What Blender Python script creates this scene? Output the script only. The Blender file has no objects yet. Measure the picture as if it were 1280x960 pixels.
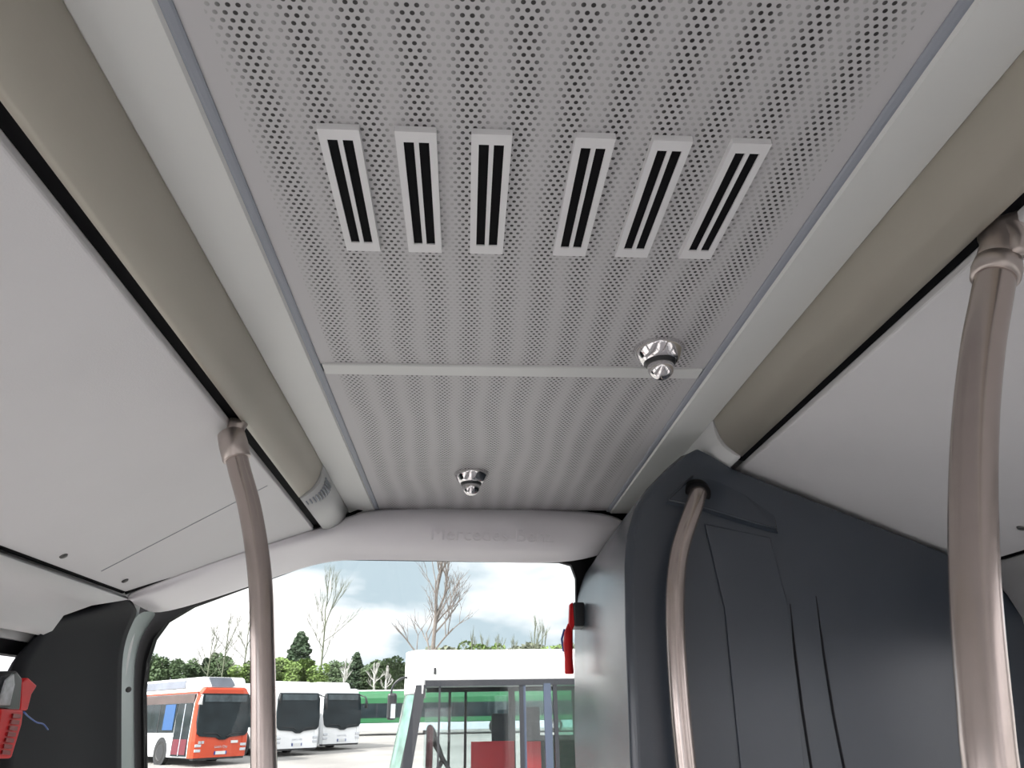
import bpy, bmesh, math, random
import numpy as np
from mathutils import Vector, Matrix
C = bpy.context.scene.collection
random.seed(7)

# ---------------------------------------------------------------- camera
F = 870.0
EYE = np.array([-0.114, 0.0, 2.35])
GS = 0.022                                   # the yard rises gently towards the back
def _basis():
    d = np.array([580-640, 480-896, F]); d = d/np.linalg.norm(d)
    r = 0.012
    zu = np.array([math.sin(r), math.cos(r), 0.0]); zu = zu - d*(zu@d); zu /= np.linalg.norm(zu)
    x = np.cross(d, zu)
    if x[0] < 0: x = -x
    return np.array([x, d, zu])
RB = _basis()
cam_d = bpy.data.cameras.new('camera'); cam = bpy.data.objects.new('camera', cam_d); C.objects.link(cam)
cam_d.sensor_width = 36; cam_d.lens = F/1280*36; cam_d.clip_start = 0.02; cam_d.clip_end = 2000
M = Matrix(((RB[0,0], RB[0,1], -RB[0,2], EYE[0]), (RB[1,0], RB[1,1], -RB[1,2], EYE[1]),
            (RB[2,0], RB[2,1], -RB[2,2], EYE[2]), (0,0,0,1)))
cam.matrix_world = M
bpy.context.scene.camera = cam

# ---------------------------------------------------------------- light
sc = bpy.context.scene
sc.view_settings.view_transform = 'Standard'; sc.view_settings.look = 'None'
sc.view_settings.gamma = 1.0; sc.view_settings.use_curve_mapping = False
sc.view_settings.exposure = 0.45
sc.cycles.use_denoising = True
sc.cycles.max_bounces = 12; sc.cycles.diffuse_bounces = 6; sc.cycles.transparent_max_bounces = 16
SKY = 2.4
w = bpy.data.worlds.new('sky'); sc.world = w; w.use_nodes = True
nt = w.node_tree; nt.nodes.clear()
def wn(t): return nt.nodes.new(t)
out = wn('ShaderNodeOutputWorld'); bg = wn('ShaderNodeBackground'); tc = wn('ShaderNodeTexCoord')
mp = wn('ShaderNodeMapping'); mp.inputs['Scale'].default_value = (1.0, 1.0, 2.6); mp.inputs['Location'].default_value = (0.35, 0.1, 0.25)
nz = wn('ShaderNodeTexNoise'); nz.inputs['Scale'].default_value = 2.6; nz.inputs['Detail'].default_value = 6
cr = wn('ShaderNodeValToRGB')
cr.color_ramp.elements[0].position = 0.40; cr.color_ramp.elements[0].color = (0.31, 0.38, 0.425, 1)
cr.color_ramp.elements[1].position = 0.53; cr.color_ramp.elements[1].color = (0.86, 0.835, 0.84, 1)
nt.links.new(tc.outputs['Generated'], mp.inputs['Vector']); nt.links.new(mp.outputs[0], nz.inputs['Vector'])
nt.links.new(nz.outputs['Fac'], cr.inputs[0]); nt.links.new(cr.outputs[0], bg.inputs['Color'])
# the cloud cover is brighter around the sun, which stands to the left and behind
SUNDIR = Vector((-0.60, -0.42, 0.68)).normalized()
vm = wn('ShaderNodeVectorMath'); vm.operation = 'DOT_PRODUCT'; nt.links.new(tc.outputs['Generated'], vm.inputs[0]); vm.inputs[1].default_value = SUNDIR
m1 = wn('ShaderNodeMath'); m1.operation = 'MAXIMUM'; nt.links.new(vm.outputs['Value'], m1.inputs[0]); m1.inputs[1].default_value = 0
m2 = wn('ShaderNodeMath'); m2.operation = 'POWER'; nt.links.new(m1.outputs[0], m2.inputs[0]); m2.inputs[1].default_value = 2.0
m3 = wn('ShaderNodeMath'); m3.operation = 'MULTIPLY_ADD'; nt.links.new(m2.outputs[0], m3.inputs[0]); m3.inputs[1].default_value = SKY*2.2; m3.inputs[2].default_value = SKY*.9
nt.links.new(m3.outputs[0], bg.inputs['Strength'])
nt.links.new(bg.outputs[0], out.inputs[0])
sun_d = bpy.data.lights.new('sun', 'SUN'); sun = bpy.data.objects.new('sun', sun_d); C.objects.link(sun)
sun_d.energy = 8.0; sun_d.angle = math.radians(3); sun_d.color = (1, 0.96, 0.9)
sun.rotation_euler = SUNDIR.to_track_quat('Z', 'Y').to_euler()

# ---------------------------------------------------------------- pixel rays -> places in the room
def ray(u, v): return RB @ np.array([u-640, 480-v, F])
def onY(u, v, y): r = ray(u, v); return Vector(r*y/r[1] + EYE)
def onX(u, v, x): r = ray(u, v); return Vector(r*(x-EYE[0])/r[0] + EYE)
def onZ(u, v, z): r = ray(u, v); return Vector(r*z/r[2] + EYE)          # z above the eye
def onG(u, v, h):                                                       # h above the sloping yard
    r = ray(u, v); t = (h - EYE[2])/(r[2] - GS*r[1]); return Vector(r*t + EYE)
def gz(y): return GS*y if y > 0 else 0.0
E0 = EYE[2]

# ---------------------------------------------------------------- helpers
def mat(name, col, rough=0.5, metal=0.0, noise=0.0, nscale=8, bump=0.0, bscale=200, spec=0.5, emit=None):
    m = bpy.data.materials.new(name); m.use_nodes = True; t = m.node_tree; b = t.nodes['Principled BSDF']
    b.inputs['Base Color'].default_value = (*col, 1); b.inputs['Roughness'].default_value = rough
    b.inputs['Metallic'].default_value = metal; b.inputs['Specular IOR Level'].default_value = spec
    co = t.nodes.new('ShaderNodeTexCoord')
    n = t.nodes.new('ShaderNodeTexNoise'); n.inputs['Scale'].default_value = nscale; n.inputs['Detail'].default_value = 4
    t.links.new(co.outputs['Object'], n.inputs['Vector'])
    r = t.nodes.new('ShaderNodeValToRGB')
    k = noise
    r.color_ramp.elements[0].color = tuple(max(0, c*(1-k)) for c in col)+(1,)
    r.color_ramp.elements[1].color = tuple(min(1, c*(1+k)) for c in col)+(1,)
    r.color_ramp.elements[0].position = 0.3; r.color_ramp.elements[1].position = 0.7
    t.links.new(n.outputs['Fac'], r.inputs[0]); t.links.new(r.outputs[0], b.inputs['Base Color'])
    if bump:
        n2 = t.nodes.new('ShaderNodeTexNoise'); n2.inputs['Scale'].default_value = bscale
        t.links.new(co.outputs['Object'], n2.inputs['Vector'])
        bp = t.nodes.new('ShaderNodeBump'); bp.inputs['Strength'].default_value = bump; bp.inputs['Distance'].default_value = 0.002
        t.links.new(n2.outputs['Fac'], bp.inputs['Height']); t.links.new(bp.outputs[0], b.inputs['Normal'])
    if emit:
        b.inputs['Emission Color'].default_value = (*emit[:3], 1); b.inputs['Emission Strength'].default_value = emit[3]
    return m
def glass(name, tint, gloss=0.08, rough=0.02):
    m = bpy.data.materials.new(name); m.use_nodes = True; t = m.node_tree; t.nodes.clear()
    o = t.nodes.new('ShaderNodeOutputMaterial'); tr = t.nodes.new('ShaderNodeBsdfTransparent'); gl = t.nodes.new('ShaderNodeBsdfGlossy')
    mx = t.nodes.new('ShaderNodeMixShader'); lf = t.nodes.new('ShaderNodeLayerWeight'); lf.inputs['Blend'].default_value = 0.5; lp = t.nodes.new('ShaderNodeMath'); lp.operation = 'POWER'; lp.inputs[1].default_value = 5; t.links.new(lf.outputs['Facing'], lp.inputs[0]); lw = t.nodes.new('ShaderNodeMath'); lw.operation = 'MULTIPLY_ADD'; lw.inputs[1].default_value = .9; lw.inputs[2].default_value = .04; t.links.new(lp.outputs[0], lw.inputs[0])
    tr.inputs['Color'].default_value = (*tint, 1); gl.inputs['Roughness'].default_value = rough
    gl.inputs['Color'].default_value = (gloss*10 if gloss < 0.1 else 1,)*3+(1,)
    t.links.new(lw.outputs[0], mx.inputs[0]); t.links.new(tr.outputs[0], mx.inputs[1]); t.links.new(gl.outputs[0], mx.inputs[2])
    t.links.new(mx.outputs[0], o.inputs[0]); return m

def link(name, bm, m, parent=None, smooth=False, bevel=0, kind=None):
    me = bpy.data.meshes.new(name); bmesh.ops.recalc_face_normals(bm, faces=bm.faces); bm.to_mesh(me); bm.free()
    me.materials.append(m)
    if smooth:
        for p in me.polygons: p.use_smooth = True
    o = bpy.data.objects.new(name, me); C.objects.link(o)
    if parent: o.parent = parent
    if bevel:
        b = o.modifiers.new('bevel', 'BEVEL'); b.width = bevel; b.segments = 2; b.limit_method = 'ANGLE'
        if smooth: pass
    if kind: o['kind'] = kind
    return o
def box(bm, x0, x1, y0, y1, z0, z1, mtx=None):
    vs = [Vector((x, y, z)) for x in (x0, x1) for y in (y0, y1) for z in (z0, z1)]
    if mtx: vs = [mtx @ v for v in vs]
    vs = [bm.verts.new(v) for v in vs]
    for f in ((0,1,3,2),(4,6,7,5),(0,4,5,1),(2,3,7,6),(0,2,6,4),(1,5,7,3)): bm.faces.new([vs[i] for i in f])
def B(*boxes):
    bm = bmesh.new()
    for b in boxes: box(bm, *b)
    return bm
def extr(bm, pts, vec):
    """closed polygon (3-D points) extruded along vec"""
    a = [bm.verts.new(p) for p in pts]; b = [bm.verts.new(Vector(p)+Vector(vec)) for p in pts]
    n = len(pts); bm.faces.new(a); bm.faces.new(b[::-1])
    for i in range(n): bm.faces.new((a[i], b[i], b[(i+1) % n], a[(i+1) % n]))
def profile_y(pts, y0, y1):
    bm = bmesh.new(); extr(bm, [Vector((x, y0, z)) for x, z in pts], (0, y1-y0, 0)); return bm
def ring(bm, outer, inner, vec):
    n = len(outer); v = Vector(vec)
    A = [bm.verts.new(p) for p in outer]; Bv = [bm.verts.new(p) for p in inner]
    A2 = [bm.verts.new(Vector(p)+v) for p in outer]; B2 = [bm.verts.new(Vector(p)+v) for p in inner]
    for i in range(n):
        j = (i+1) % n
        bm.faces.new((A[i], A[j], Bv[j], Bv[i])); bm.faces.new((A2[i], B2[i], B2[j], A2[j]))
        bm.faces.new((A[i], A2[i], A2[j], A[j])); bm.faces.new((Bv[i], Bv[j], B2[j], B2[i]))
def smooth_path(pts, n=6):
    P = [Vector(p) for p in pts]; P = [P[0]*2-P[1]]+P+[P[-1]*2-P[-2]]; res = []
    for i in range(1, len(P)-2):
        for k in range(n):
            t = k/n; a, b, c, d = P[i-1], P[i], P[i+1], P[i+2]
            res.append(0.5*((2*b)+(c-a)*t+(2*a-5*b+4*c-d)*t*t+(3*b-a-3*c+d)*t**3))
    res.append(P[-2]); return res
def tube(bm, pts, rad, seg=12, flute=0.0):
    rings = []; pts = [Vector(p) for p in pts]; up = Vector((0.3, 1, 0.2))
    for i, p in enumerate(pts):
        d = (pts[min(i+1, len(pts)-1)]-pts[max(i-1, 0)]).normalized()
        a = d.cross(up).normalized(); b = d.cross(a)
        r = rad[i] if isinstance(rad, (list, tuple)) else rad
        rg = []
        for k in range(seg):
            rr = r*(1-flute*(0.5+0.5*math.cos(k/seg*2*math.pi*8)))
            rg.append(bm.verts.new(p+(a*math.cos(2*math.pi*k/seg)+b*math.sin(2*math.pi*k/seg))*rr))
        rings.append(rg)
    for i in range(len(rings)-1):
        for k in range(seg): bm.faces.new((rings[i][k], rings[i][(k+1) % seg], rings[i+1][(k+1) % seg], rings[i+1][k]))
    bm.faces.new(rings[0][::-1]); bm.faces.new(rings[-1])
def lathe(bm, prof, loc, axis=(0, 0, -1), seg=32):
    ax = Vector(axis).normalized(); a = ax.orthogonal().normalized(); b = ax.cross(a); loc = Vector(loc); rings = []
    for r, h in prof:
        if r < 1e-5: rings.append([bm.verts.new(loc+ax*h)]*seg)
        else: rings.append([bm.verts.new(loc+ax*h+(a*math.cos(2*math.pi*k/seg)+b*math.sin(2*math.pi*k/seg))*r) for k in range(seg)])
    for i in range(len(rings)-1):
        for k in range(seg):
            q = [rings[i][k], rings[i][(k+1) % seg], rings[i+1][(k+1) % seg], rings[i+1][k]]
            u = []
            for v in q:
                if v not in u: u.append(v)
            if len(u) > 2: bm.faces.new(u)
def loft(rows, flip=False):
    bm = bmesh.new(); V = [[bm.verts.new(p) for p in r] for r in rows]
    for i in range(len(V)-1):
        for j in range(len(V[0])-1): bm.faces.new((V[i][j], V[i][j+1], V[i+1][j+1], V[i+1][j]))
    return bm
def empty(name, loc=(0, 0, 0), rz=0):
    o = bpy.data.objects.new(name, None); C.objects.link(o); o.location = loc; o.rotation_euler = (0, 0, rz); o.empty_display_size = 0.1; return o
def tag(o, label=None, cat=None, group=None, kind=None):
    if label: o['label'] = label
    if cat: o['category'] = cat
    if group: o['group'] = group
    if kind: o['kind'] = kind
    return o
def copy_tree(o, parent=None):
    c = o.copy(); C.objects.link(c); c.parent = parent
    for ch in list(o.children): copy_tree(ch, c)
    return c
def local(o, root):
    """keep world place when parenting an already-placed mesh under a root Empty (roots are unrotated here)"""
    o.parent = root; o.location = o.location - root.location
def text_mesh(name, s, size, depth, mtx, m, parent=None, align='CENTER'):
    cu = bpy.data.curves.new(name, 'FONT'); cu.body = s; cu.size = size; cu.extrude = depth; cu.align_x = align; cu.align_y = 'CENTER'
    t = bpy.data.objects.new(name, cu); C.objects.link(t)
    dg = bpy.context.evaluated_depsgraph_get(); me = bpy.data.meshes.new_from_object(t.evaluated_get(dg))
    bpy.data.objects.remove(t); me.transform(mtx); me.materials.clear(); me.materials.append(m)
    o = bpy.data.objects.new(name, me); C.objects.link(o)
    if parent: o.parent = parent
    return o

# ---------------------------------------------------------------- materials
def perforated():
    m = bpy.data.materials.new('perforated_sheet'); m.use_nodes = True; t = m.node_tree; b = t.nodes['Principled BSDF']
    L = t.links.new
    def mth(op, a, bb=None, c=None):
        n = t.nodes.new('ShaderNodeMath'); n.operation = op
        for i, v in enumerate((a, bb, c)):
            if v is None: continue
            if isinstance(v, (int, float)): n.inputs[i].default_value = v
            else: L(v, n.inputs[i])
        return n.outputs[0]
    co = t.nodes.new('ShaderNodeTexCoord'); sp = t.nodes.new('ShaderNodeSeparateXYZ'); L(co.outputs['Object'], sp.inputs[0])
    x, y = sp.outputs[0], sp.outputs[1]
    s, r = 0.0120, 0.0104
    v = mth('DIVIDE', y, r); row = mth('FLOOR', v); par = mth('FLOORED_MODULO', row, 2.0)
    u = mth('ADD', mth('DIVIDE', x, s), mth('MULTIPLY', par, 0.5))
    col = mth('FLOOR', u)
    du = mth('MULTIPLY', mth('SUBTRACT', mth('FRACT', u), 0.5), s); dv = mth('MULTIPLY', mth('SUBTRACT', mth('FRACT', v), 0.5), r)
    d = mth('SQRT', mth('ADD', mth('POWER', mth('ABSOLUTE', du), 2.0), mth('POWER', mth('ABSOLUTE', dv), 2.0)))
    mask = t.nodes.new('ShaderNodeMapRange'); mask.interpolation_type = 'SMOOTHSTEP'
    L(d, mask.inputs[0]); mask.inputs[1].default_value = 0.0025; mask.inputs[2].default_value = 0.0036; mask.inputs[3].default_value = 1; mask.inputs[4].default_value = 0
    # the ribbed backing sheet behind the holes
    nz = t.nodes.new('ShaderNodeTexNoise'); nz.inputs['Scale'].default_value = 3.0; L(co.outputs['Object'], nz.inputs['Vector'])
    wob = mth('MULTIPLY', nz.outputs['Fac'], 0.05)
    band = mth('MULTIPLY_ADD', mth('SINE', mth('MULTIPLY', mth('ADD', x, wob), 2*math.pi/0.0715)), 0.5, 0.5)
    band = mth('POWER', band, 1.4)
    mixh = t.nodes.new('ShaderNodeMix'); mixh.data_type = 'RGBA'; L(band, mixh.inputs['Factor'])
    mixh.inputs['A'].default_value = (0.012, 0.010, 0.010, 1); mixh.inputs['B'].default_value = (0.40, 0.40, 0.40, 1)
    # solid border along both long edges
    edge = mth('LESS_THAN', mth('ABSOLUTE', x), 0.432)
    fac = mth('MULTIPLY', mask.outputs[0], edge)
    mx = t.nodes.new('ShaderNodeMix'); mx.data_type = 'RGBA'; L(fac, mx.inputs['Factor'])
    mx.inputs['A'].default_value = (0.47, 0.465, 0.475, 1); L(mixh.outputs['Result'], mx.inputs['B'])
    L(mx.outputs['Result'], b.inputs['Base Color']); b.inputs['Roughness'].default_value = 0.5
    return m
m_perf = perforated()
m_strip = mat('pale_aluminium_trim', (0.60, 0.61, 0.60), 0.42, 0.0, 0.02, 3)
m_strip_dk = mat('grey_rail', (0.26, 0.28, 0.32), 0.5)
m_cove = mat('satin_cove', (0.50, 0.465, 0.40), 0.33, 0.25, 0.05, 2)
m_cap = mat('grey_cap', (0.52, 0.53, 0.53), 0.45, 0.0, 0.03, 6)
m_black = mat('black_rubber', (0.006, 0.006, 0.007), 0.7, spec=0.15)
m_panel = mat('light_grey_panel', (0.64, 0.635, 0.645), 0.5, 0, 0.03, 2.5, 0.15, 300)
m_header = mat('moulded_grey_plastic', (0.82, 0.80, 0.83), 0.42, 0, 0.02, 4)
m_tower = mat('slate_grey_moulding', (0.040, 0.050, 0.066), 0.27, 0, 0.06, 3, 0.1, 400, spec=0.75)
m_pillar = mat('dark_grey_moulding', (0.012, 0.013, 0.016), 0.7, 0, 0.06, 3, 0.2, 400, spec=0.2)
m_trimg = mat('grey_green_trim', (0.22, 0.26, 0.255), 0.4)
m_pole = mat('brushed_pole', (0.50, 0.43, 0.40), 0.24, 0.85, 0.03, 30)
m_clamp = mat('cast_clamp', (0.52, 0.46, 0.43), 0.32, 0.8, 0.05, 40)
m_chrome = mat('chrome', (0.75, 0.73, 0.74), 0.08, 1.0)
m_dark = mat('dark_recess', (0.005, 0.005, 0.006), 0.8, spec=0.1)
m_vent = mat('vent_plastic', (0.68, 0.68, 0.69), 0.4, 0, 0.02, 5)
m_red = mat('red_plastic', (0.60, 0.010, 0.014), 0.45, 0, 0.1, 20, spec=0.3)
m_blackp = mat('black_plastic', (0.015, 0.017, 0.02), 0.35)
m_label = mat('grey_label', (0.40, 0.42, 0.44), 0.4, 0, 0.25, 60)
m_blue = mat('blue_cord', (0.02, 0.08, 0.35), 0.4)
m_screw = mat('dark_screw', (0.10, 0.10, 0.10), 0.4, 0.6)
m_wall = mat('wall_laminate', (0.60, 0.60, 0.60), 0.5, 0, 0.03, 5)
m_floor = mat('speckled_vinyl', (0.50, 0.485, 0.48), 0.6, 0, 0.15, 120)
m_glass_r = glass('rear_glass', (0.83, 0.835, 0.83), 0.05)
m_glass_s = glass('side_glass', (0.955, 0.955, 0.965), 0.05)

# ================================================================ BUS INTERIOR SHELL (structure)
FL = E0-1.30                       # saloon floor
Y1, Y0 = 3.2, -7.0
ceil = link('ceiling', B((-1.50, 1.50, Y0, Y1, E0+0.80, E0+0.86)), m_wall, kind='structure')
link('floor', B((-1.50, 1.50, Y0, Y1, FL-0.06, FL)), m_floor, kind='structure')
def side_wall(name, x0, x1, yend, wins):
    Y1 = yend
    z0, z1, s0, s1 = FL, E0+0.80, FL+0.68, E0+0.20
    bs = [(x0, x1, Y0, Y1, z0, s0), (x0, x1, Y0, Y1, s1, z1)]
    ys = [Y0]+[v for wv in wins for v in wv]+[Y1]
    for k in range(0, len(ys), 2): bs.append((x0, x1, ys[k], ys[k+1], s0, s1))
    link(name, B(*bs), m_wall, kind='structure')
    return s0, s1
WL = [(-6.6, -4.9), (-4.75, -3.0), (-2.85, -1.1), (-0.95, 0.75), (0.90, 2.20)]
WR = [(-6.6, -4.9), (-4.75, -3.0), (-2.85, -1.1), (-0.95, 0.75), (0.90, 1.62)]
s0, s1 = side_wall('wall_left', -1.34, -1.28, 2.68, WL)
side_wall('wall_right', 1.38, 1.44, Y1, WR)
n = 2
for (xa, ws) in ((-1.31, WL), (1.41, WR)):
    for a, b in ws:
        fr = bmesh.new(); e = 0.035
        ring(fr, [Vector((xa-.02, a, s0)), Vector((xa-.02, b, s0)), Vector((xa-.02, b, s1)), Vector((xa-.02, a, s1))],
                 [Vector((xa-.02, a+e, s0+e)), Vector((xa-.02, b-e, s0+e)), Vector((xa-.02, b-e, s1-e)), Vector((xa-.02, a+e, s1-e))], (.04, 0, 0))
        wo = link('window_%d' % n, fr, m_black, kind='structure')
        link('pane', B((xa-.004, xa+.004, a+e, b-e, s0+e, s1-e)), m_glass_s, wo)
        n += 1
# front end with the windscreen opening
fw = B((-1.34, 1.44, Y0-.06, Y0, FL, FL+.5), (-1.34, 1.44, Y0-.06, Y0, E0+.35, E0+.86), (-1.34, -1.2, Y0-.06, Y0, FL+.5, E0+.35), (1.3, 1.44, Y0-.06, Y0, FL+.5, E0+.35))
link('wall_front', fw, m_wall, kind='structure')
wf = link('window_%d' % n, B((-1.2, 1.3, Y0-.05, Y0-.01, FL+.5, FL+.54), (-1.2, 1.3, Y0-.05, Y0-.01, E0+.31, E0+.35)), m_black, kind='structure')
link('pane', B((-1.2, 1.3, Y0-.035, Y0-.025, FL+.54, E0+.31)), m_glass_s, wf)
# rear wall under the glass and above the header


# rear window --------------------------------------------------
def rp(u, v, off=0.0):             # plane of the rear glass, leaning forward at the top
    r = ray(u, v); n_ = np.array([0, 1, 0.22]); p0 = np.array([0, 3.03-off, 0]) ; t = (p0@n_)/(r@n_); return Vector(r*t+EYE)
inner = [(184,1200),(180,960),(179,862),(183,827),(192,799),(208,777),(240,758),(395,701),(406,698),(700,702),(714,706),(720,722),(723,960),(727,1200)]
outer = [(160,1215),(166,960),(164,850),(168,812),(178,785),(196,764),(236,746),(391,688),(405,684),(702,688),(724,691),(731,715),(733,960),(738,1215)]
fr = bmesh.new(); ring(fr, [rp(*p) for p in outer], [rp(*p) for p in inner], (0, .035, 0))
far = [(126,1250),(126,960),(126,850),(126,800),(126,720),(150,640),(200,540),(391,530),(405,530),(702,530),(860,530),(1000,600),(1000,960),(1000,1250)]
wbm = bmesh.new(); ring(wbm, [rp(*p)+Vector((0, .04, 0)) for p in far], [rp(*p)+Vector((0, .03, 0)) for p in outer], (0, .03, 0))
link('wall_rear', wbm, m_black, kind='structure')
wr = link('window_1', fr, m_black, kind='structure')
pb = bmesh.new(); extr(pb, [rp(u, v)+Vector((0, .012, 0)) for u, v in inner], (0, .006, 0)); link('pane', pb, m_glass_r, wr)

# ceiling panels ------------------------------------------------
ZC = E0+0.762
tag(link('perforated_ceiling_panel', B((-0.465, 0.465, Y0+.1, 1.495, ZC, ZC+.012)), m_perf),
    'large perforated grey ceiling panel carrying the six slotted vents', 'ceiling panel')
tag(link('perforated_ceiling_panel', B((-0.465, 0.465, 1.535, 2.80, ZC, ZC+.012)), m_perf),
    'short perforated ceiling panel between the cross strip and the rear header', 'ceiling panel')
link('trim_1', profile_y([(-.46, ZC+.004), (.46, ZC+.004)][::1]+[(.46, ZC-.006), (-.46, ZC-.006)], 1.49, 1.54), m_strip, kind='structure', bevel=.003)
for sx, nm in ((-1, 'trim_2'), (1, 'trim_3')):
    ye = 2.80
    link(nm, profile_y([(sx*.478, ZC-.004), (sx*.478, ZC+.02), (sx*.60, ZC+.02), (sx*.59, ZC-.006), (sx*.582, ZC-.012), (sx*.483, ZC-.012)], Y0+.1, ye), m_strip, kind='structure')
    link('trim_%d' % (4 if sx < 0 else 5), profile_y([(sx*.464, ZC-.003), (sx*.464, ZC+.014), (sx*.480, ZC+.02), (sx*.480, ZC-.006), (sx*.474, ZC-.007), (sx*.467, ZC-.005)], Y0+.1, ye), m_strip_dk, kind='structure')

# coves ---------------------------------------------------------
def cove_prof(sx, grow=0.0):
    a = Vector((.585, ZC-.012)); c = Vector((.648, E0+.640)); pts = []
    nrm = Vector((-(c-a).y, (c-a).x)).normalized()
    if nrm.x > 0: nrm = -nrm
    for k in range(13):
        t = k/12; p = a.lerp(c, t)+nrm*(math.sin(math.pi*t)*(.017+grow)+grow*.4)
        pts.append((sx*p.x, p.y))
    pts += [(sx*.6485, E0+.652), (sx*.675, ZC+.02), (sx*.59, ZC+.02)]
    return pts
for sx, ye, lab in ((-1, 2.20, 'long satin beige cove beside the perforated ceiling, above the overhead panel with two screws'),
                    (1, 1.79, 'long satin grey cove ending at the slate engine housing')):
    root = empty('ceiling_cove', (sx*.63, 0, ZC)); tag(root, lab, 'ceiling cove', 'long coves beside the ceiling')
    o = link('cove_shell', profile_y(cove_prof(sx), Y0+.1, ye), m_cove, smooth=False); local(o, root)
    for p in o.data.polygons: p.use_smooth = len(p.vertices) == 4
    cy0, cy1 = (2.207, 2.60) if sx < 0 else (1.795, 2.75)
    o = link('end_cap', profile_y(cove_prof(sx, .006), cy0, cy1), m_cap); local(o, root)
    for p in o.data.polygons: p.use_smooth = len(p.vertices) == 4
    if sx < 0:
        for v in o.data.vertices:
            if v.co.y > 2.5: v.co.y += max(0, .648-abs(v.co.x))*2.3
        cap = o; g = bmesh.new(); pr = cove_prof(-1, .009)
        for k in range(17):
            y = 2.42+.008*k*1.0
        # ribs of the little grille run along the bus, following the curve of the cap
        for k in range(2, 12):
            for q in (.25,):
                i = k; a = Vector(pr[i]); b = Vector(pr[i+1] if i+1 < 13 else pr[i]); p = a.lerp(b, q)
                ln = .10-.035*abs(k-3)/9*2 if k > 3 else .10
                box(g, p.x-.0016, p.x+.0016, 2.25, 2.25+ln, p.y-.002, p.y+.004)
        gr = link('grille', g, m_strip_dk); gr.parent = cap; gr['label'] = 'ribbed grey grille'
# dark slots between cove and overhead panel
for sx, nm in ((-1, 'trim_6'), (1, 'trim_7')):
    link(nm, profile_y([(sx*.640, E0+.658), (sx*.70, E0+.650), (sx*.70, E0+.75), (sx*.640, E0+.75)], Y0+.1, 2.72 if sx < 0 else 1.86), m_dark, kind='structure')

# overhead panels ------------------------------------------------
def overhead(sx, xo, zo, ye, xw, lab, screws, cracks=()):
    a = Vector((sx*.682, E0+.636)); f = Vector((sx*xo, E0+zo))
    root = empty('overhead_panel', (a.x, 0, a.y)); tag(root, lab, 'overhead panel', 'sloping overhead panels')
    y0 = Y0+.1
    def P(p, y): return Vector((p.x, y, p.y))
    ya, yf = ye
    bm = bmesh.new(); up = Vector((0, 0, .018))
    c = [P(a, y0), P(f, y0), P(f, yf+.012 if sx < 0 else 2.84), P(a, ya+.07 if sx < 0 else 2.84)]; extr(bm, c, up)
    o = link('panel_sheet', bm, m_panel, bevel=.004); local(o, root)
    g = f+Vector((sx*.010, -.005))
    if sx < 0: ends = [onX(158, 746, g.x), onX(112, 753, -1.195), onX(76, 766, -1.235), onX(61, 786, -1.252), onX(48, 791, -1.262)]
    else: ends = [Vector((g.x, yf, g.y)), Vector((1.345, yf, E0+.29)), Vector((1.37, yf, E0+.22))]
    bm = bmesh.new()
    V = [(bm.verts.new((q.x, y0, q.z)), bm.verts.new(q)) for q in ends]
    for i in range(len(V)-1): bm.faces.new((V[i][0], V[i][1], V[i+1][1], V[i+1][0]))
    o = link('lower_flap', bm, m_panel, smooth=True); local(o, root)
    sm = o.modifiers.new('s', 'SOLIDIFY'); sm.thickness = .012
    o = link('seam_gasket', profile_y([(f.x-sx*.004, f.y+.004), (f.x+sx*.014, f.y-.002), (f.x+sx*.02, f.y+.02), (f.x, f.y+.03)], y0, yf), m_black); local(o, root)
    nrm = Vector((a.y-f.y, 0, -(abs(f.x-a.x)))).normalized(); nrm = Vector((-sx*abs(nrm.x), 0, -abs(nrm.z)))
    for (t, y) in screws:
        p = a.lerp(f, t); s = bmesh.new(); lathe(s, [(0.0, .004), (.008, .0035), (.010, 0), (.010, -.004)], (p.x, y, p.y), nrm, 16)
        o = link('screw', s, m_screw, smooth=True); local(o, root)
    for (y,) in cracks:
        s = bmesh.new(); p0 = a.lerp(f, .04); p1 = a.lerp(f, .93)
        extr(s, [P(p0, y), P(p1, y), P(p1, y+.003), P(p0, y+.003)], nrm*.0012); o = link('fold_line', s, m_strip_dk); local(o, root)
    return root
overhead(-1, 1.15, .36, (2.60, 2.27), 1.28, 'wide light grey sloping overhead panel with a clamp pole, above the dark corner pillar', [(.93, 1.82), (.93, 2.17)], [(2.02,)])
overhead(1, 1.31, .36, (1.865, 1.845), 1.38, 'light grey sloping overhead panel meeting the slate engine housing', [(.88, 1.60)])

# rear header ----------------------------------------------------
hd = empty('rear_header_panel', (-.1, 2.8, E0+.6)); tag(hd, 'moulded light grey header panel with raised lettering over the rear window', 'header panel')
rows = [
 [(159,744,2.25),(280,698,2.43),(400,660,2.62),(436,645,2.72),(470,634,2.78),(600,633,2.80),(755,638,2.80),(783,652,2.79)],
 [(160,747,2.25),(282,703,2.44),(405,669,2.62),(442,655,2.68),(482,647,2.72),(600,645,2.735),(735,651,2.735),(778,660,2.77)],
 [(163,751,2.27),(284,712,2.49),(404,676,2.68),(442,668,2.71),(482,664,2.73),(600,664,2.742),(728,668,2.742),(772,668,2.78)],
 [(172,757,2.36),(288,724,2.58),(400,688,2.76),(440,681,2.765),(480,681,2.765),(600,684,2.765),(717,688,2.765),(764,679,2.80)],
 [(182,762,2.48),(292,733,2.68),(397,697,2.83),(440,691,2.83),(480,691,2.83),(600,694,2.83),(711,697,2.83),(760,686,2.84)],
 [(197,770,2.70),(296,739,2.80),(397,702,2.87),(440,700,2.87),(480,700,2.87),(600,702,2.87),(706,706,2.87),(757,692,2.87)]]
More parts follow.
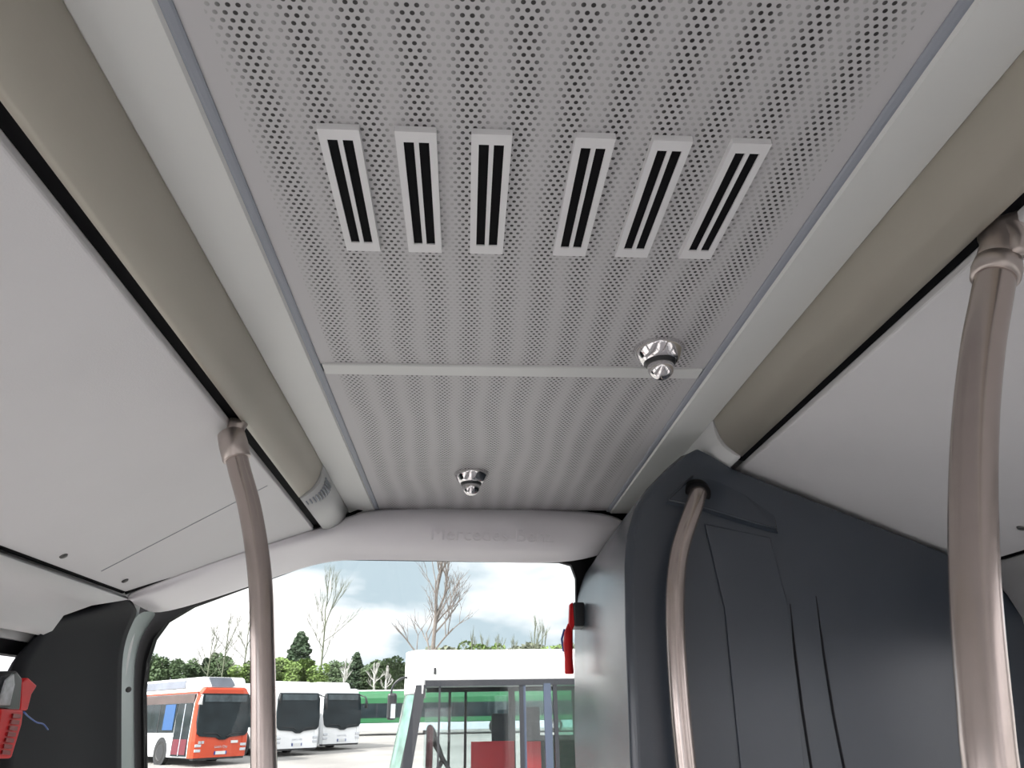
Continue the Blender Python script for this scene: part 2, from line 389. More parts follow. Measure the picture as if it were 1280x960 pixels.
def onP(u, v, dz=0.0):
    r = ray(u, v); k = (.636-.36)/(1.15-.682); q = np.array([-.682, 0, .636+dz]); n_ = np.array([-k, 0, 1]); t = ((q-np.array([EYE[0], 0, 0]))@n_)/(r@n_); return Vector(r*t+EYE)
hrows = [[onY(*p) for p in r] for r in rows]
for i_, (pa, pb_) in enumerate((((159,744),(280,698)), ((160,747),(282,703)))):
    hrows[i_][0] = onP(*pa, -.004-.006*i_); hrows[i_][1] = onP(*pb_, -.004-.008*i_)
print('hdr', hrows[0][:3])
bm = loft(hrows)
cl_ = bm.edges.layers.float.new('crease_edge'); bm.verts.ensure_lookup_table()
for e_ in bm.edges:
    i_, j_ = sorted(v.index for v in e_.verts)
    if j_-i_ == 1 and i_//8 in (1, 3) and i_//8 == j_//8: e_[cl_] = .75
o = link('header_shell', bm, m_header, smooth=True)
s_ = o.modifiers.new('sub', 'SUBSURF'); s_.levels = 2; s_.render_levels = 2
s_ = o.modifiers.new('sol', 'SOLIDIFY'); s_.thickness = .012; s_.offset = -1
local(o, hd)
ta, tb = onY(540, 667, 2.725), onY(690, 671, 2.725); tu = onY(540, 655, 2.722)-ta
xx = (tb-ta).normalized(); yy = (tu-xx*tu.dot(xx)).normalized(); zz = xx.cross(yy)
mtx = Matrix(((xx.x, yy.x, zz.x, 0), (xx.y, yy.y, zz.y, 0), (xx.z, yy.z, zz.z, 0), (0,0,0,1))); mtx.translation = (ta+tb)/2
o = text_mesh('raised_lettering', 'Mercedes-Benz', .078, .0035, mtx, m_header); local(o, hd)
# dark joint above the header
jb = bmesh.new(); tube(jb, [onY(u, v, y) for u, v, y in ((157,741,2.26),(280,695,2.44),(398,657,2.62),(410,656,2.66),(436,643,2.73),(470,631,2.79),(600,630,2.81),(755,635,2.81))], .006, 8)
link('trim_8', jb, m_black, kind='structure')

# corner pillar on the door side -----------------------------------
cp = empty('corner_pillar', (-1.26, 2.4, E0)); tag(cp, 'dark grey moulded corner pillar between the side window and the rear window', 'corner pillar')
rows = [
 [onZ(80,762,.335), onZ(110,753,.340), onZ(140,746,.345), onZ(158,745,.35)],
 [onX(70,771,-1.22), onX(105,764,-1.20), onX(140,756,-1.19), onX(168,756,-1.18)],
 [onX(58,782,-1.25), onX(100,774,-1.24), onX(140,768,-1.23), onX(172,764,-1.20)],
 [onX(40,800,-1.26), onX(95,793,-1.262), onX(130,790,-1.262), onX(160,785,-1.24)],
 [onX(15,828,-1.26), onX(90,825,-1.268), onX(122,822,-1.268), onX(151,815,-1.25)],
 [onX(2,862,-1.26), onX(85,862,-1.268), onX(120,862,-1.268), onX(150,860,-1.25)],
 [onX(-12,960,-1.26), onX(80,960,-1.268), onX(118,960,-1.268), onX(150,960,-1.25)],
 [onX(-25,1130,-1.26), onX(75,1130,-1.268), onX(116,1130,-1.268), onX(150,1130,-1.25)]]
o = link('pillar_shell', loft(rows), m_pillar, smooth=True); s_ = o.modifiers.new('sub', 'SUBSURF'); s_.levels = 2; s_.render_levels = 2
s_ = o.modifiers.new('sol', 'SOLIDIFY'); s_.thickness = .01; s_.offset = 0; local(o, cp)
A = [(150,1130),(150,960),(150,860),(151,822),(158,792),(172,764)]; Bq = [(170,1130),(169,960),(167,855),(170,815),(180,788),(198,766)]
ra = [onX(u, v, -1.25) for u, v in A]; rb = [rp(u, v, .01) for u, v in Bq]; rm = [(a+b)/2+Vector((.012, -.012, 0)) for a, b in zip(ra, rb)]
o = link('edge_strip', loft([ra, rm, rb]), m_trimg, smooth=True); o['label'] = 'grey green edge strip beside the window rubber'
s_ = o.modifiers.new('sub', 'SUBSURF'); s_.levels = 2; s_.render_levels = 2
local(o, cp)
s = bmesh.new(); p = onX(161, 862, -1.235); lathe(s, [(0, .004), (.007, .003), (.009, 0), (.009, -.006)], p, (.6, -.8, 0), 14); o = link('screw', s, m_screw, smooth=True); local(o, cp)

# engine housing ---------------------------------------------------
eh = empty('engine_housing', (.8, 1.86, FL)); tag(eh, 'tall slate grey engine housing filling the corner beside the rear window', 'engine housing')
YT = 1.86
prof = [(.270, FL+.001), (.285, E0-.10), (.300, E0+.20), (.312, E0+.36), (.325, E0+.44), (.352, E0+.515), (.395, E0+.575), (.455, E0+.632), (.505, E0+.672), (.550, E0+.690),
        (.590, E0+.668), (.648, E0+.628), (1.31, E0+.345), (1.375, E0+.24), (1.375, FL+.001)]
bm = bmesh.new(); n_ = len(prof)
r0 = [(x+(.016 if i < 9 else 0), z) for i, (x, z) in enumerate(prof)]
front = [bm.verts.new((x, YT, z)) for x, z in r0]
nx = [bm.verts.new((x, YT+.018, z)) for x, z in prof]
back = [bm.verts.new((x+(.022 if i < 7 else 0), 2.96, z)) for i, (x, z) in enumerate(prof)]
bm.faces.new(front)
for L0, L1 in ((front, nx), (nx, back)):
    for i in range(n_): bm.faces.new((L0[i], L0[(i+1) % n_], L1[(i+1) % n_], L1[i]))
bm.faces.new(back[::-1])
o = link('housing_shell', bm, m_tower, bevel=.006); local(o, eh)
for p in o.data.polygons:
    if len(p.vertices) == 4: p.use_smooth = True
# raised vertical panel left of the two grooves, with a faint step
def tw(u, v, off=0.0): return onY(u, v, YT-off)
bm = bmesh.new()
st = [tw(880, 655), tw(962, 672), tw(985, 760), tw(1005, 960), tw(1015, 1200), tw(930, 1200), tw(925, 960), tw(905, 760)]
extr(bm, st, (0, -.006, 0)); o = link('raised_rib', bm, m_tower, bevel=.005); local(o, eh)
for pts in (((988,755),(994,820),(1003,890),(1014,960),(1040,1200)), ((1020,745),(1030,820),(1041,890),(1055,960),(1088,1200))):
    bm = bmesh.new(); tube(bm, [tw(u, v, 0) for u, v in pts], [.0012]+[.0035]*4, 8); o = link('groove', bm, m_pillar); local(o, eh)
# boss where the pole goes in: a shallow wedge whose lower lip stands out
lip = [tw(836, 625, .020), tw(880, 634, .020), tw(925, 648, .020), tw(970, 661, .017)]
back_ = [tw(832, 630, -.002), tw(880, 640, -.002), tw(925, 655, -.002), tw(973, 668, -.002)]
top_ = [tw(866, 595, .001), tw(895, 601, .001), tw(930, 618, .001), tw(968, 645, .001)]
bm = bmesh.new(); V = [[bm.verts.new(p) for p in r] for r in (top_, lip, back_)]
for i in range(2):
    for j in range(3): bm.faces.new((V[i][j], V[i][j+1], V[i+1][j+1], V[i+1][j]))
bm.faces.new((V[0][0], V[1][0], V[2][0])); bm.faces.new((V[0][3], V[2][3], V[1][3]))
o = link('pole_boss', bm, m_tower); local(o, eh)
s = bmesh.new(); tube(s, [tw(866, 595, .004), tw(836, 623, .019), tw(836.5, 625, .020), tw(880, 634, .020), tw(925, 648, .020), tw(970, 661, .017)], .0032, 8); o = link('boss_lip', s, m_tower, smooth=True); local(o, eh)
pc = tw(872, 617, .010)
s = bmesh.new(); lathe(s, [(.020, .010), (.034, .010), (.036, .004), (.036, -.02), (.020, -.02)], pc, (-.15, -.75, -.6), 24); o = link('grommet', s, m_black, smooth=True); local(o, eh)

# ================================================================ vents
def vent(cx, lab):
    y0, y1 = .745, 1.03
    root = empty('ceiling_vent', (cx, (y0+y1)/2, ZC)); tag(root, lab, 'vent', 'slotted vents in the perforated ceiling')
    h = (y1-y0)/2; W = .0295; z = -.011
    fr = bmesh.new(); sl = [(-.0185, -.0035), (.0035, .0185)]
    for b in ((-W, sl[0][0], -h, h), (sl[0][1], sl[1][0], -h+.02, h-.024), (sl[1][1], W, -h, h), (sl[0][0], sl[1][1], -h, -h+.020), (sl[0][0], sl[1][1], h-.024, h)):
        box(fr, b[0], b[1], b[2], b[3], z, 0.002)
    link('vent_frame', fr, m_vent, root)
    for a, b in sl:
        link('slot', B((a-.0005, b+.0005, -h+.019, h-.023, -.0085, -.0030)), m_dark, root)
    return root
for cx, lab in ((-.302, 'slotted vent at the end of the row beside the beige cove'),
                (-.193, 'second slotted vent counted from the beige cove side'),
                (-.084, 'third slotted vent from the beige cove, before the wider gap in the row'),
                (.066, 'slotted vent just past the wider gap, counted from the beige cove'),
                (.180, 'second slotted vent counted from the engine housing side'),
                (.298, 'slotted vent at the end of the row on the engine housing side')):
    vent(cx, lab)

# chrome dome fittings -----------------------------------------
def dome(u, v, lab):
    p = onZ(u, v, .762); root = empty('dome_fitting', (p.x, p.y, ZC)); tag(root, lab, 'ceiling fitting', 'chrome dome fittings on the ceiling')
    s = bmesh.new(); lathe(s, [(.058, -.001), (.060, .003), (.055, .014), (.046, .028), (.038, .036), (.036, .036), (.036, .020), (.0, .020)], (0, 0, 0)); link('flange', s, m_chrome, root, smooth=True)
    s = bmesh.new(); lathe(s, [(.0355, .028), (.0365, .036), (.034, .042), (.028, .043), (0, .043)], (0, 0, 0)); link('dark_collar', s, m_blackp, root, smooth=True)
    s = bmesh.new(); lathe(s, [(0.0305*math.cos(a), .048+.0305*math.sin(a)) for a in [math.radians(k*10-20) for k in range(11)]]+[(0, .0785)], (0, 0, 0)); link('ball', s, m_chrome, root, smooth=True)
dome(823, 436, 'larger looking chrome dome fitting right beside the cross strip')
dome(589, 592, 'chrome dome fitting in the short rear ceiling panel near the header')

# ================================================================ grab poles
def pole(name, pts, r, lab, top=None):
    root = empty(name, pts[-1]); tag(root, lab, 'grab pole', 'curved stainless grab poles')
    s = bmesh.new(); path = smooth_path(pts, 8); tube(s, path, r, 28); o = link('tube', s, m_pole, smooth=True); local(o, root)
    return root, path
YP = 1.58
pl = [onY(u, v, YP) for u, v in ((292,556),(300,590),(311,630),(320,680),(326,735),(328,800),(329,870),(330,960))]
pl += [onY(333, 1080, YP), onY(336, 1250, YP), Vector((onY(336, 1250, YP).x, YP, FL))]
r1, path = pole('grab_pole', pl, .0250, 'curved steel grab pole in front of the orange and white bus')
s = bmesh.new(); d = (path[0]-path[3]).normalized()
tube(s, [path[1]-d*.03, path[1]-d*.028, path[0], path[0]+d*.03, path[0]+d*.036], [.028, .0315, .0325, .0305, .024], 24); o = link('sleeve', s, m_clamp, smooth=True); local(o, r1)
s = bmesh.new(); q = path[0]+d*.02; e_ = onY(299, 527, YP); tube(s, [q, q.lerp(e_, .35), q.lerp(e_, .7), e_], [.025, .020, .020, .022], 20)
o = link('mounting_neck', s, m_clamp, smooth=True); local(o, r1)

YR = .80
pr = [onY(u, v, YR) for u, v in ((1246,335),(1238,380),(1229,430),(1221,500),(1217,570),(1216,640),(1218,720),(1223,800),(1230,880),(1238,960))]
pr += [onY(1262, 1120, YR), onY(1290, 1320, YR), Vector((onY(1290, 1320, YR).x, YR, FL))]
r2, path = pole('grab_pole', pr, .0265, 'thick looking steel grab pole clamped overhead just before the slate engine housing')
s = bmesh.new(); d = (path[0]-path[3]).normalized()
tube(s, [path[0]-d*.022, path[0]-d*.020, path[0]-d*.002, path[0]+d*.012], [.027, .0315, .0325, .030], 28); o = link('sleeve', s, m_clamp, smooth=True); local(o, r2)
s = bmesh.new(); q = path[0]+d*.0
tube(s, [q, q+d*.02, q+d*.04+Vector((.004, 0, 0)), q+d*.055+Vector((.01, 0, 0)), q+d*.075+Vector((.012, 0, 0))], [.028, .028, .031, .038, .048], 28)
o = link('mounting_flare', s, m_clamp, smooth=True); local(o, r2)
s = bmesh.new(); q = onY(1262, 318, YR-.01); tube(s, smooth_path([q+Vector((-.004, -.015, -.012)), q+Vector((.004, -.02, .02)), q+Vector((.004, -.01, .055))], 4), [.012]*4+[.011]*3+[.010]*2, 14)
o = link('clamp_lug', s, m_clamp, smooth=True); local(o, r2)

Y3 = 1.80
p3 = [tw(873, 615, .012), onY(868, 632, 1.815), onY(858, 660, Y3), onY(849, 692, Y3), onY(845, 725, Y3-.01), onY(844, 770, Y3-.01), onY(846, 820, Y3-.01), onY(851, 890, Y3-.01), onY(858, 960, Y3-.01)]
p3 += [onY(872, 1100, Y3-.01), onY(888, 1260, Y3-.01), Vector((onY(888, 1260, Y3).x, Y3-.01, FL))]
pole('grab_pole', p3, .0240, 'slimmer curved grab pole whose top plugs into the slate housing')

# ================================================================ emergency hammers
def hammer(root):
    pass
# on the window post beside the engine housing
p = onY(722, 770, 2.70); hr = empty('emergency_hammer', p); tag(hr, 'red emergency hammer in a black holder at the window edge of the slate housing', 'emergency hammer', 'emergency hammers')
link('holder', B((-.018, .024, -.03, .09, -.040, .046)), m_blackp, hr, bevel=.006)
bm = bmesh.new(); extr(bm, [Vector((-.030, -.02, .040)), Vector((-.018, -.02, .048)), Vector((-.014, -.02, -.03)), Vector((-.028, -.02, -.06)), Vector((-.036, -.02, -.03))][::1], (0, .03, 0)); link('hammer_neck', bm, m_red, hr, bevel=.003)
bm = bmesh.new(); tube(bm, [(-.030, -.005, -.03), (-.038, -.005, -.06), (-.042, -.005, -.10), (-.042, -.005, -.15), (-.042, -.005, -.195), (-.042, -.005, -.20)], [.010, .016, .018, .015, .017, .014], 10); hh = link('hammer_handle', bm, m_red, hr, smooth=True)
bm = bmesh.new(); tube(bm, [(-.050, .012, -.045), (-.062, .012, -.08), (-.058, .012, -.12), (-.040, .012, -.13)], .004, 8); link('cord', bm, m_blue, hr, smooth=True)

# beside the corner pillar
p = onX(12, 865, -1.19); hl = empty('emergency_hammer', p); tag(hl, 'bright red emergency hammer with black holder on the dark corner pillar', 'emergency hammer', 'emergency hammers')
def hp(u, v, x): return onX(u, v, x)-p
bm = bmesh.new(); extr(bm, [hp(6, 845, -1.20), hp(22, 838, -1.20), hp(29, 848, -1.20), hp(26, 888, -1.20), hp(-8, 888, -1.20), hp(-6, 872, -1.20)], (-.045, 0, 0)); link('holder', bm, m_blackp, hl, bevel=.006)
bm = bmesh.new(); extr(bm, [hp(8, 850, -1.196), hp(18, 842, -1.196), hp(19, 856, -1.196), hp(13, 882, -1.196), hp(-2, 882, -1.196)], (-.01, 0, 0)); link('label_plate', bm, m_label, hl, bevel=.002)
bm = bmesh.new(); extr(bm, [hp(27, 853, -1.205), hp(36, 847, -1.205), hp(47, 857, -1.205), hp(40, 868, -1.205), hp(35, 888, -1.205), hp(25, 888, -1.205)], (-.03, 0, 0)); link('hammer_head', bm, m_red, hl, bevel=.004)
bm = bmesh.new(); extr(bm, [hp(1, 886, -1.17), hp(30, 887, -1.17), hp(28, 905, -1.17), hp(15, 948, -1.17), hp(-8, 948, -1.17)], (-.05, 0, 0)); hh = link('hammer_handle', bm, m_red, hl, bevel=.005)
bm = bmesh.new()
for k in range(7):
    a = hp(27-2.2*k, 893+7.6*k, -1.166); b = hp(17-2.2*k, 892+7.6*k, -1.166); c = hp(16-2.2*k, 897+7.6*k, -1.166); e = hp(26-2.2*k, 898+7.6*k, -1.166)
    extr(bm, [a, b, c, e], (-.006, 0, 0))
gp = link('grip_ribs', bm, mat('dark_red_plastic', (.22, .01, .012), .4), hh)
bm = bmesh.new(); tube(bm, smooth_path([hp(30, 890, -1.21), hp(36, 896, -1.22), hp(46, 903, -1.23), hp(54, 905, -1.235), hp(60, 912, -1.24)], 4), .0018, 8); link('cord', bm, m_blue, hl, smooth=True)

#OUTSIDE
# ================================================================ OUTSIDE
m_asph = mat('pale_asphalt', (0.25, 0.242, 0.23), 0.85, 0, 0.22, 0.35)
m_grassb = mat('dry_bank', (0.13, 0.135, 0.10), 0.9, 0, 0.35, 0.4)
m_white = mat('white_paint', (0.74, 0.76, 0.78), 0.3, 0, 0.02, 1)
m_whiter = mat('roof_white', (0.80, 0.80, 0.80), 0.45, 0, 0.02, 1)
m_orange = mat('orange_red_paint', (0.50, 0.06, 0.02), 0.35, 0, 0.05, 2)
m_greenp = mat('green_paint', (0.022, 0.13, 0.05), 0.3, 0, 0.05, 2)
m_skirt = mat('silver_skirt', (0.50, 0.54, 0.60), 0.35, 0, 0.03, 2)
m_bglass = mat('tinted_bus_glass', (0.018, 0.026, 0.030), 0.06, 0, 0.3, 1.5, spec=0.15)
m_bglass2 = mat('light_tinted_glass', (0.055, 0.075, 0.085), 0.08, 0, 0.5, 2.5, spec=0.4)
m_tyre = mat('tyre', (0.02, 0.02, 0.02), 0.8, 0, 0.2, 10)
m_hub = mat('wheel_hub', (0.35, 0.35, 0.36), 0.4, 0.5)
m_bluep = mat('blue_film', (0.012, 0.075, 0.22), 0.3)
m_dkred = mat('dark_red_panel', (0.12, 0.008, 0.02), 0.35)
m_redp = mat('red_panel', (0.50, 0.03, 0.04), 0.45)
m_brown = mat('brown_band', (0.075, 0.05, 0.045), 0.3, 0, 0.2, 2)
m_greyp = mat('grey_roof_tank', (0.16, 0.18, 0.22), 0.3, 0, 0.3, 0.8)
m_lamp = mat('lamp_lens', (0.55, 0.58, 0.62), 0.1, 0.4)
m_plate = mat('number_plate_white', (0.6, 0.62, 0.62), 0.4)
m_platb = mat('number_plate_blue', (0.02, 0.05, 0.25), 0.4)
m_bluegrey = mat('blue_grey_frame', (0.075, 0.095, 0.14), 0.35, 0.3)
m_dkframe = mat('dark_window_frame', (0.024, 0.026, 0.032), 0.35)
m_gglass = glass('green_tint_glass', (0.45, 0.66, 0.58), 0.2)
m_cglass = glass('clear_bus_glass', (0.90, 0.94, 0.94), 0.2)

# yard and bank
bm = bmesh.new(); ys = [-60, 0, 20, 45, 66]
V = [[bm.verts.new((x, y, gz(y))) for x in (-90, -30, 0, 30, 90)] for y in ys]
for i in range(4):
    for j in range(4): bm.faces.new((V[i][j], V[i][j+1], V[i+1][j+1], V[i+1][j]))
yard = link('yard', bm, m_asph, kind='structure')
bm = bmesh.new()
pr = [(66, gz(66)-.02), (69, 2.6), (73, 3.9), (80, 4.4), (200, 5.2)]
xs = [-140, -60, -42, -30, -18, -8, 4, 20, 60, 140]
V = [[bm.verts.new((x, y+random.uniform(-.4, .4), z+(random.uniform(-.25, .25) if z > 2 else 0))) for x in xs] for y, z in pr]
for i in range(len(pr)-1):
    for j in range(len(xs)-1): bm.faces.new((V[i][j], V[i][j+1], V[i+1][j+1], V[i+1][j]))
link('grass_bank', bm, m_grassb, kind='structure')

def rbox(x0, x1, y0, y1, z0, z1): return (x0, x1, y0, y1, z0, z1)
def shape_xz(bm, pts, y0, y1): extr(bm, [Vector((x, y0, z)) for x, z in pts], (0, y1-y0, 0))
def wheel(parent, x, y, out):
    s = bmesh.new(); lathe(s, [(.30, 0), (.42, .0), (.48, .04), (.48, .24), (.42, .28), (.0, .28)], (x, y, .48), (-out, 0, 0), 28); t_ = link('wheel', s, m_tyre, parent, smooth=False)
    s = bmesh.new(); lathe(s, [(0, .02), (.09, .01), (.10, .05), (.24, .07), (.30, .0), (.30, .1)], (x, y, .48), (-out, 0, 0), 24); link('hub', s, m_hub, t_)
def parked_bus(loc, ang, label, front, side, tank, group='parked city buses', L=11.5, poster=False, reg=None, letters=None):
    """front face in local y = 0 looking towards -y; the kerb side is -x"""
    root = empty('bus', loc, ang); tag(root, label, 'bus', group)
    W, H = 1.25, 2.92
    pf = [(-W+.03, .30), (-W, .9), (-W+.02, 2.3), (-W+.10, 2.72), (-W+.26, H), (W-.26, H), (W-.10, 2.72), (W-.02, 2.3), (W, .9), (W-.03, .30)]
    bm = bmesh.new(); shape_xz(bm, pf, .35, L); link('body', bm, side, root, bevel=.05)
    bm = bmesh.new(); rows = []
    for (ins, y) in ((0.0, .36), (.01, .15), (.09, .03), (.25, .0)):
        rows.append([(x*(1-ins), y+(max(0, z-1.0)*.10 if ins else 0), .30+(z-.30)*(1-ins*.12)) for x, z in pf])
    V = [[bm.verts.new(p) for p in r] for r in rows]; n_ = len(pf)
    for i in range(3):
        for j in range(n_): bm.faces.new((V[i][j], V[i][(j+1) % n_], V[i+1][(j+1) % n_], V[i+1][j]))
    bm.faces.new(V[3]); link('front_mask', bm, front, root, smooth=False)
    # windscreen with the notch in its lower edge
    ws = [(-1.12, 1.20), (-1.16, 1.6), (-1.14, 2.40), (-1.06, 2.68), (1.06, 2.68), (1.14, 2.40), (1.16, 1.6), (1.12, 1.20), (1.0, 1.08), (.30, 1.02), (.12, .93), (-.12, .93), (-.30, 1.02), (-1.0, 1.08)]
    bm = bmesh.new(); a = [bm.verts.new((x, -.035+max(0, z-1)*.10, z)) for x, z in ws]; b = [bm.verts.new((x, .25+max(0, z-1)*.08, z)) for x, z in ws]
    bm.faces.new(a)
    for i in range(len(ws)): bm.faces.new((a[i], b[i], b[(i+1) % len(ws)], a[(i+1) % len(ws)]))
    scn = link('windscreen', bm, m_bglass, root)
    link('destination_display', B((-.95, .95, .07, .10, 2.36, 2.62)), m_bglass2, scn)
    link('dashboard_reflection' if False else 'dashboard', B((-.9, .85, -.0, .02, 1.10, 1.22)), m_bglass2, scn)
    bm = bmesh.new(); tube(bm, [(-.1, -.06, 1.05), (-.3, -.05, 1.17), (-.85, -.02, 1.20)], .018, 6); link('wiper', bm, m_blackp, root)
    bm = bmesh.new(); tube(bm, [(.15, -.06, 1.05), (.35, -.05, 1.15), (.85, -.02, 1.17)], .018, 6); link('wiper', bm, m_blackp, root)
    for s_ in (-1, 1):
        bm = bmesh.new()
        for zz_ in (.74, .56): box(bm, s_*1.12, s_*.86, -.03+.02, .15, zz_-.055, zz_+.055)
        link('headlamp', bm, m_lamp, root, bevel=.02)
    link('number_plate', B((-.27, .27, -.03, .02, .40, .52)), m_plate, root)
    link('plate_band', B((-.27, -.22, -.035, .02, .40, .52)), m_platb, root); link('plate_band', B((.22, .27, -.035, .02, .40, .52)), m_platb, root)
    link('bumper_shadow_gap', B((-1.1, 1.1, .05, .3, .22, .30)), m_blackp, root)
    # side glazing, door, wheels
    bm = bmesh.new(); box(bm, -W-.012, -W+.05, 1.75, L-.3, 1.22, 2.32)
    for k in range(5): pass
    sb = link('side_glazing', bm, m_bglass, root)
    for y in (3.2, 4.7, 6.2, 7.7, 9.2): link('glazing_joint', B((-W-.02, -W, y, y+.05, 1.22, 2.32)), m_blackp, sb)
    link('side_glazing', B((W-.05, W+.012, .9, L-.3, 1.22, 2.32)), m_bglass, root)
    dr = link('door', B((-W-.016, -W+.05, .42, 1.68, .36, 2.32)), m_bglass, root)
    link('door_panel', B((-W-.026, -W, .46, .98, .42, .98), (-W-.026, -W, 1.06, 1.62, .42, .98)), m_dkred if poster else m_bglass2, dr)
    link('door_post', B((-W-.03, -W, 1.0, 1.04, .38, 2.3)), m_skirt, dr)
    link('cantrail_band', B((-W-.002, -W+.06, .4, L-.2, 2.33, 2.66)), m_brown if poster else side, root)
    if poster:
        link('poster', B((-W-.03, -W, 1.85, 2.75, 1.32, 2.30)), m_bluep, sb); sb['label'] = 'dark side windows with a blue film'
        link('roof_edge', B((-W+.03, -W+.10, .3, L, 2.70, 2.76)), m_orange, root)
        bm = bmesh.new()
        for x_, z_ in ((-.95, .86), (-.82, .86)): box(bm, x_-.05, x_+.05, -.02, .1, z_-.05, z_+.05)
        link('sticker', bm, m_label, root)
        link('sticker', B((.42, .72, -.02, .05, .80, .90)), m_plate, root)
    for y in (2.65, 8.6):
        wheel(root, -W-.01, y, -1); wheel(root, W+.01, y, 1)
        bm = bmesh.new(); lathe(bm, [(.0, 0), (.56, 0), (.56, .03), (0, .03)], (-W-.006, y, .50), (1, 0, 0), 28); link('wheel_arch', bm, m_blackp, root)
    # mirrors
    bm = bmesh.new(); tube(bm, [(-1.1, .2, 2.62), (-1.22, -.18, 2.60), (-1.30, -.28, 2.45), (-1.32, -.28, 2.25)], [.03, .035, .05, .09], 10); mm = link('mirror', bm, m_white if front is not m_white else m_blackp, root, smooth=True)
    bm = bmesh.new(); tube(bm, [(1.1, .2, 2.62), (1.26, -.15, 2.5), (1.30, -.2, 2.25), (1.30, -.2, 1.95)], [.03, .035, .08, .08], 10); link('mirror', bm, m_blackp, root, smooth=True)
    # roof tanks
    tl, t0, th = tank
    bm = bmesh.new(); pts = [(t0, H-.02), (t0+.25, H+th), (t0+tl-.5, H+th), (t0+tl, H-.02)]
    extr(bm, [Vector((-1.0, y, z)) for y, z in pts], (2.0, 0, 0)); tk = link('roof_tank_cover', bm, m_whiter, root, bevel=.12)
    if poster:
        link('tank_side', B((-1.02, -.99, t0+1.6, t0+tl-.7, H+.02, H+th-.10)), m_greyp, tk)
        bm = bmesh.new(); extr(bm, [Vector((x, t0+.02+(z-H)*.3, z)) for x, z in ((-.62, H+.02), (-.75, H+th-.02), (.25, H+th-.02), (.42, H+.1), (.30, H+.02))], (0, .2, 0)); link('tank_grille', bm, m_greyp, tk)
    if letters:
        mtx = Matrix(((1, 0, 0, 0), (0, 0, -1, -.015), (0, 1, 0, .68), (0, 0, 0, 1)))
        text_mesh('front_lettering', letters, .13, .004, mtx, m_lamp, root)
    return root
def bus_at(u, v, h, ang, **k):
    """put the kerb-side front lower corner of a bus where that corner is seen"""
    p = onG(u, v, h); a = math.radians(ang); off = Vector((math.cos(a)*-1.22, math.sin(a)*-1.22, 0))
    loc = p-off; return (loc.x, loc.y, gz(loc.y)), a
loc, a = bus_at(238, 949, .30, 46)
print('orange', loc)
parked_bus(loc, a, 'orange fronted white bus with a roof tank and blue film in its side window', m_orange, m_white, (8.5, .25, .42), poster=True, letters="Lion's City")
bus_w1 = (onG(398, 934, .30)); aw = math.radians(44)
parked_bus((bus_w1.x-1.22*math.cos(aw), bus_w1.y-1.22*math.sin(aw), gz(bus_w1.y)), aw, 'plain white city bus directly beside the steel pole, next to the orange bus', m_white, m_white, (7, .5, .30), letters="Lion's City")
loc, a = bus_at(401, 931, .30, 44)
parked_bus(loc, a, 'plain white city bus parked in front of the green bus', m_white, m_white, (6, .8, .34), letters="Lion's City")

# green bus, broadside
gl = onG(430, 915, .28); gr_ = empty('bus', (gl.x, gl.y, gz(gl.y))); tag(gr_, 'long green bus with a silver skirt seen side on at the back of the yard', 'bus', 'parked city buses')
L = 17.5
bm = bmesh.new(); extr(bm, [Vector((0, y, z)) for y, z in ((0, .80), (0, 2.45), (.12, 2.75), (.3, 2.92), (2.2, 2.92), (2.38, 2.75), (2.5, 2.45), (2.5, .80))], (L, 0, 0)); link('body', bm, m_greenp, gr_, bevel=.06)
link('skirt', B((0.05, L-.05, .01, 2.49, .30, .80)), m_skirt, gr_, bevel=.02)
link('roof', B((.3, L-.3, .28, 2.22, 2.90, 3.0)), m_whiter, gr_, bevel=.04)
g = link('window_band', B((.3, L-.3, -.015, .05, 1.15, 2.10)), m_bglass, gr_)
for x in (2.2, 4.1, 5.9, 7.8, 9.6, 11.5, 13.4, 15.2): link('window_joint', B((x, x+.06, -.025, 0, 1.15, 2.10)), m_blackp, g)
for x in (4.75, 10.8, 15.2):
    s = bmesh.new(); lathe(s, [(.30, 0), (.46, .0), (.48, .04), (.48, .24), (.0, .26)], (x, -.02, .48), (0, 1, 0), 24); t_ = link('wheel', s, m_tyre, gr_)
    s = bmesh.new(); lathe(s, [(0, -.01), (.22, .0), (.28, -.03), (.28, .02)], (x, -.02, .48), (0, 1, 0), 20); link('hub', s, m_hub, t_)

# near bus, see-through cab ------------------------------------------------
YN = 9.9
c0 = onY(529, 812, YN); zt = c0.z
an = math.radians(2.5); nb = empty('bus', (c0.x, YN, gz(YN)), an)
tag(nb, 'close white roofed bus with clear cab windows and a red panel inside', 'bus')
Z0 = zt-gz(YN)                       # roof height above its own ground
def zl(v, y=YN): return onY(600, v, y).z-gz(YN)
zb = zl(850); Lb = 11.0; Wb = 2.5
def xl(u): return onY(u, 880, YN).x-c0.x
bm = bmesh.new(); extr(bm, [Vector((.0, y, z)) for y, z in ((0, zb), (0, Z0-.06), (.08, Z0), (Wb-.08, Z0), (Wb, Z0-.06), (Wb, zb))], (Lb, 0, 0)); link('roof_shell', bm, m_whiter, nb, bevel=.02)
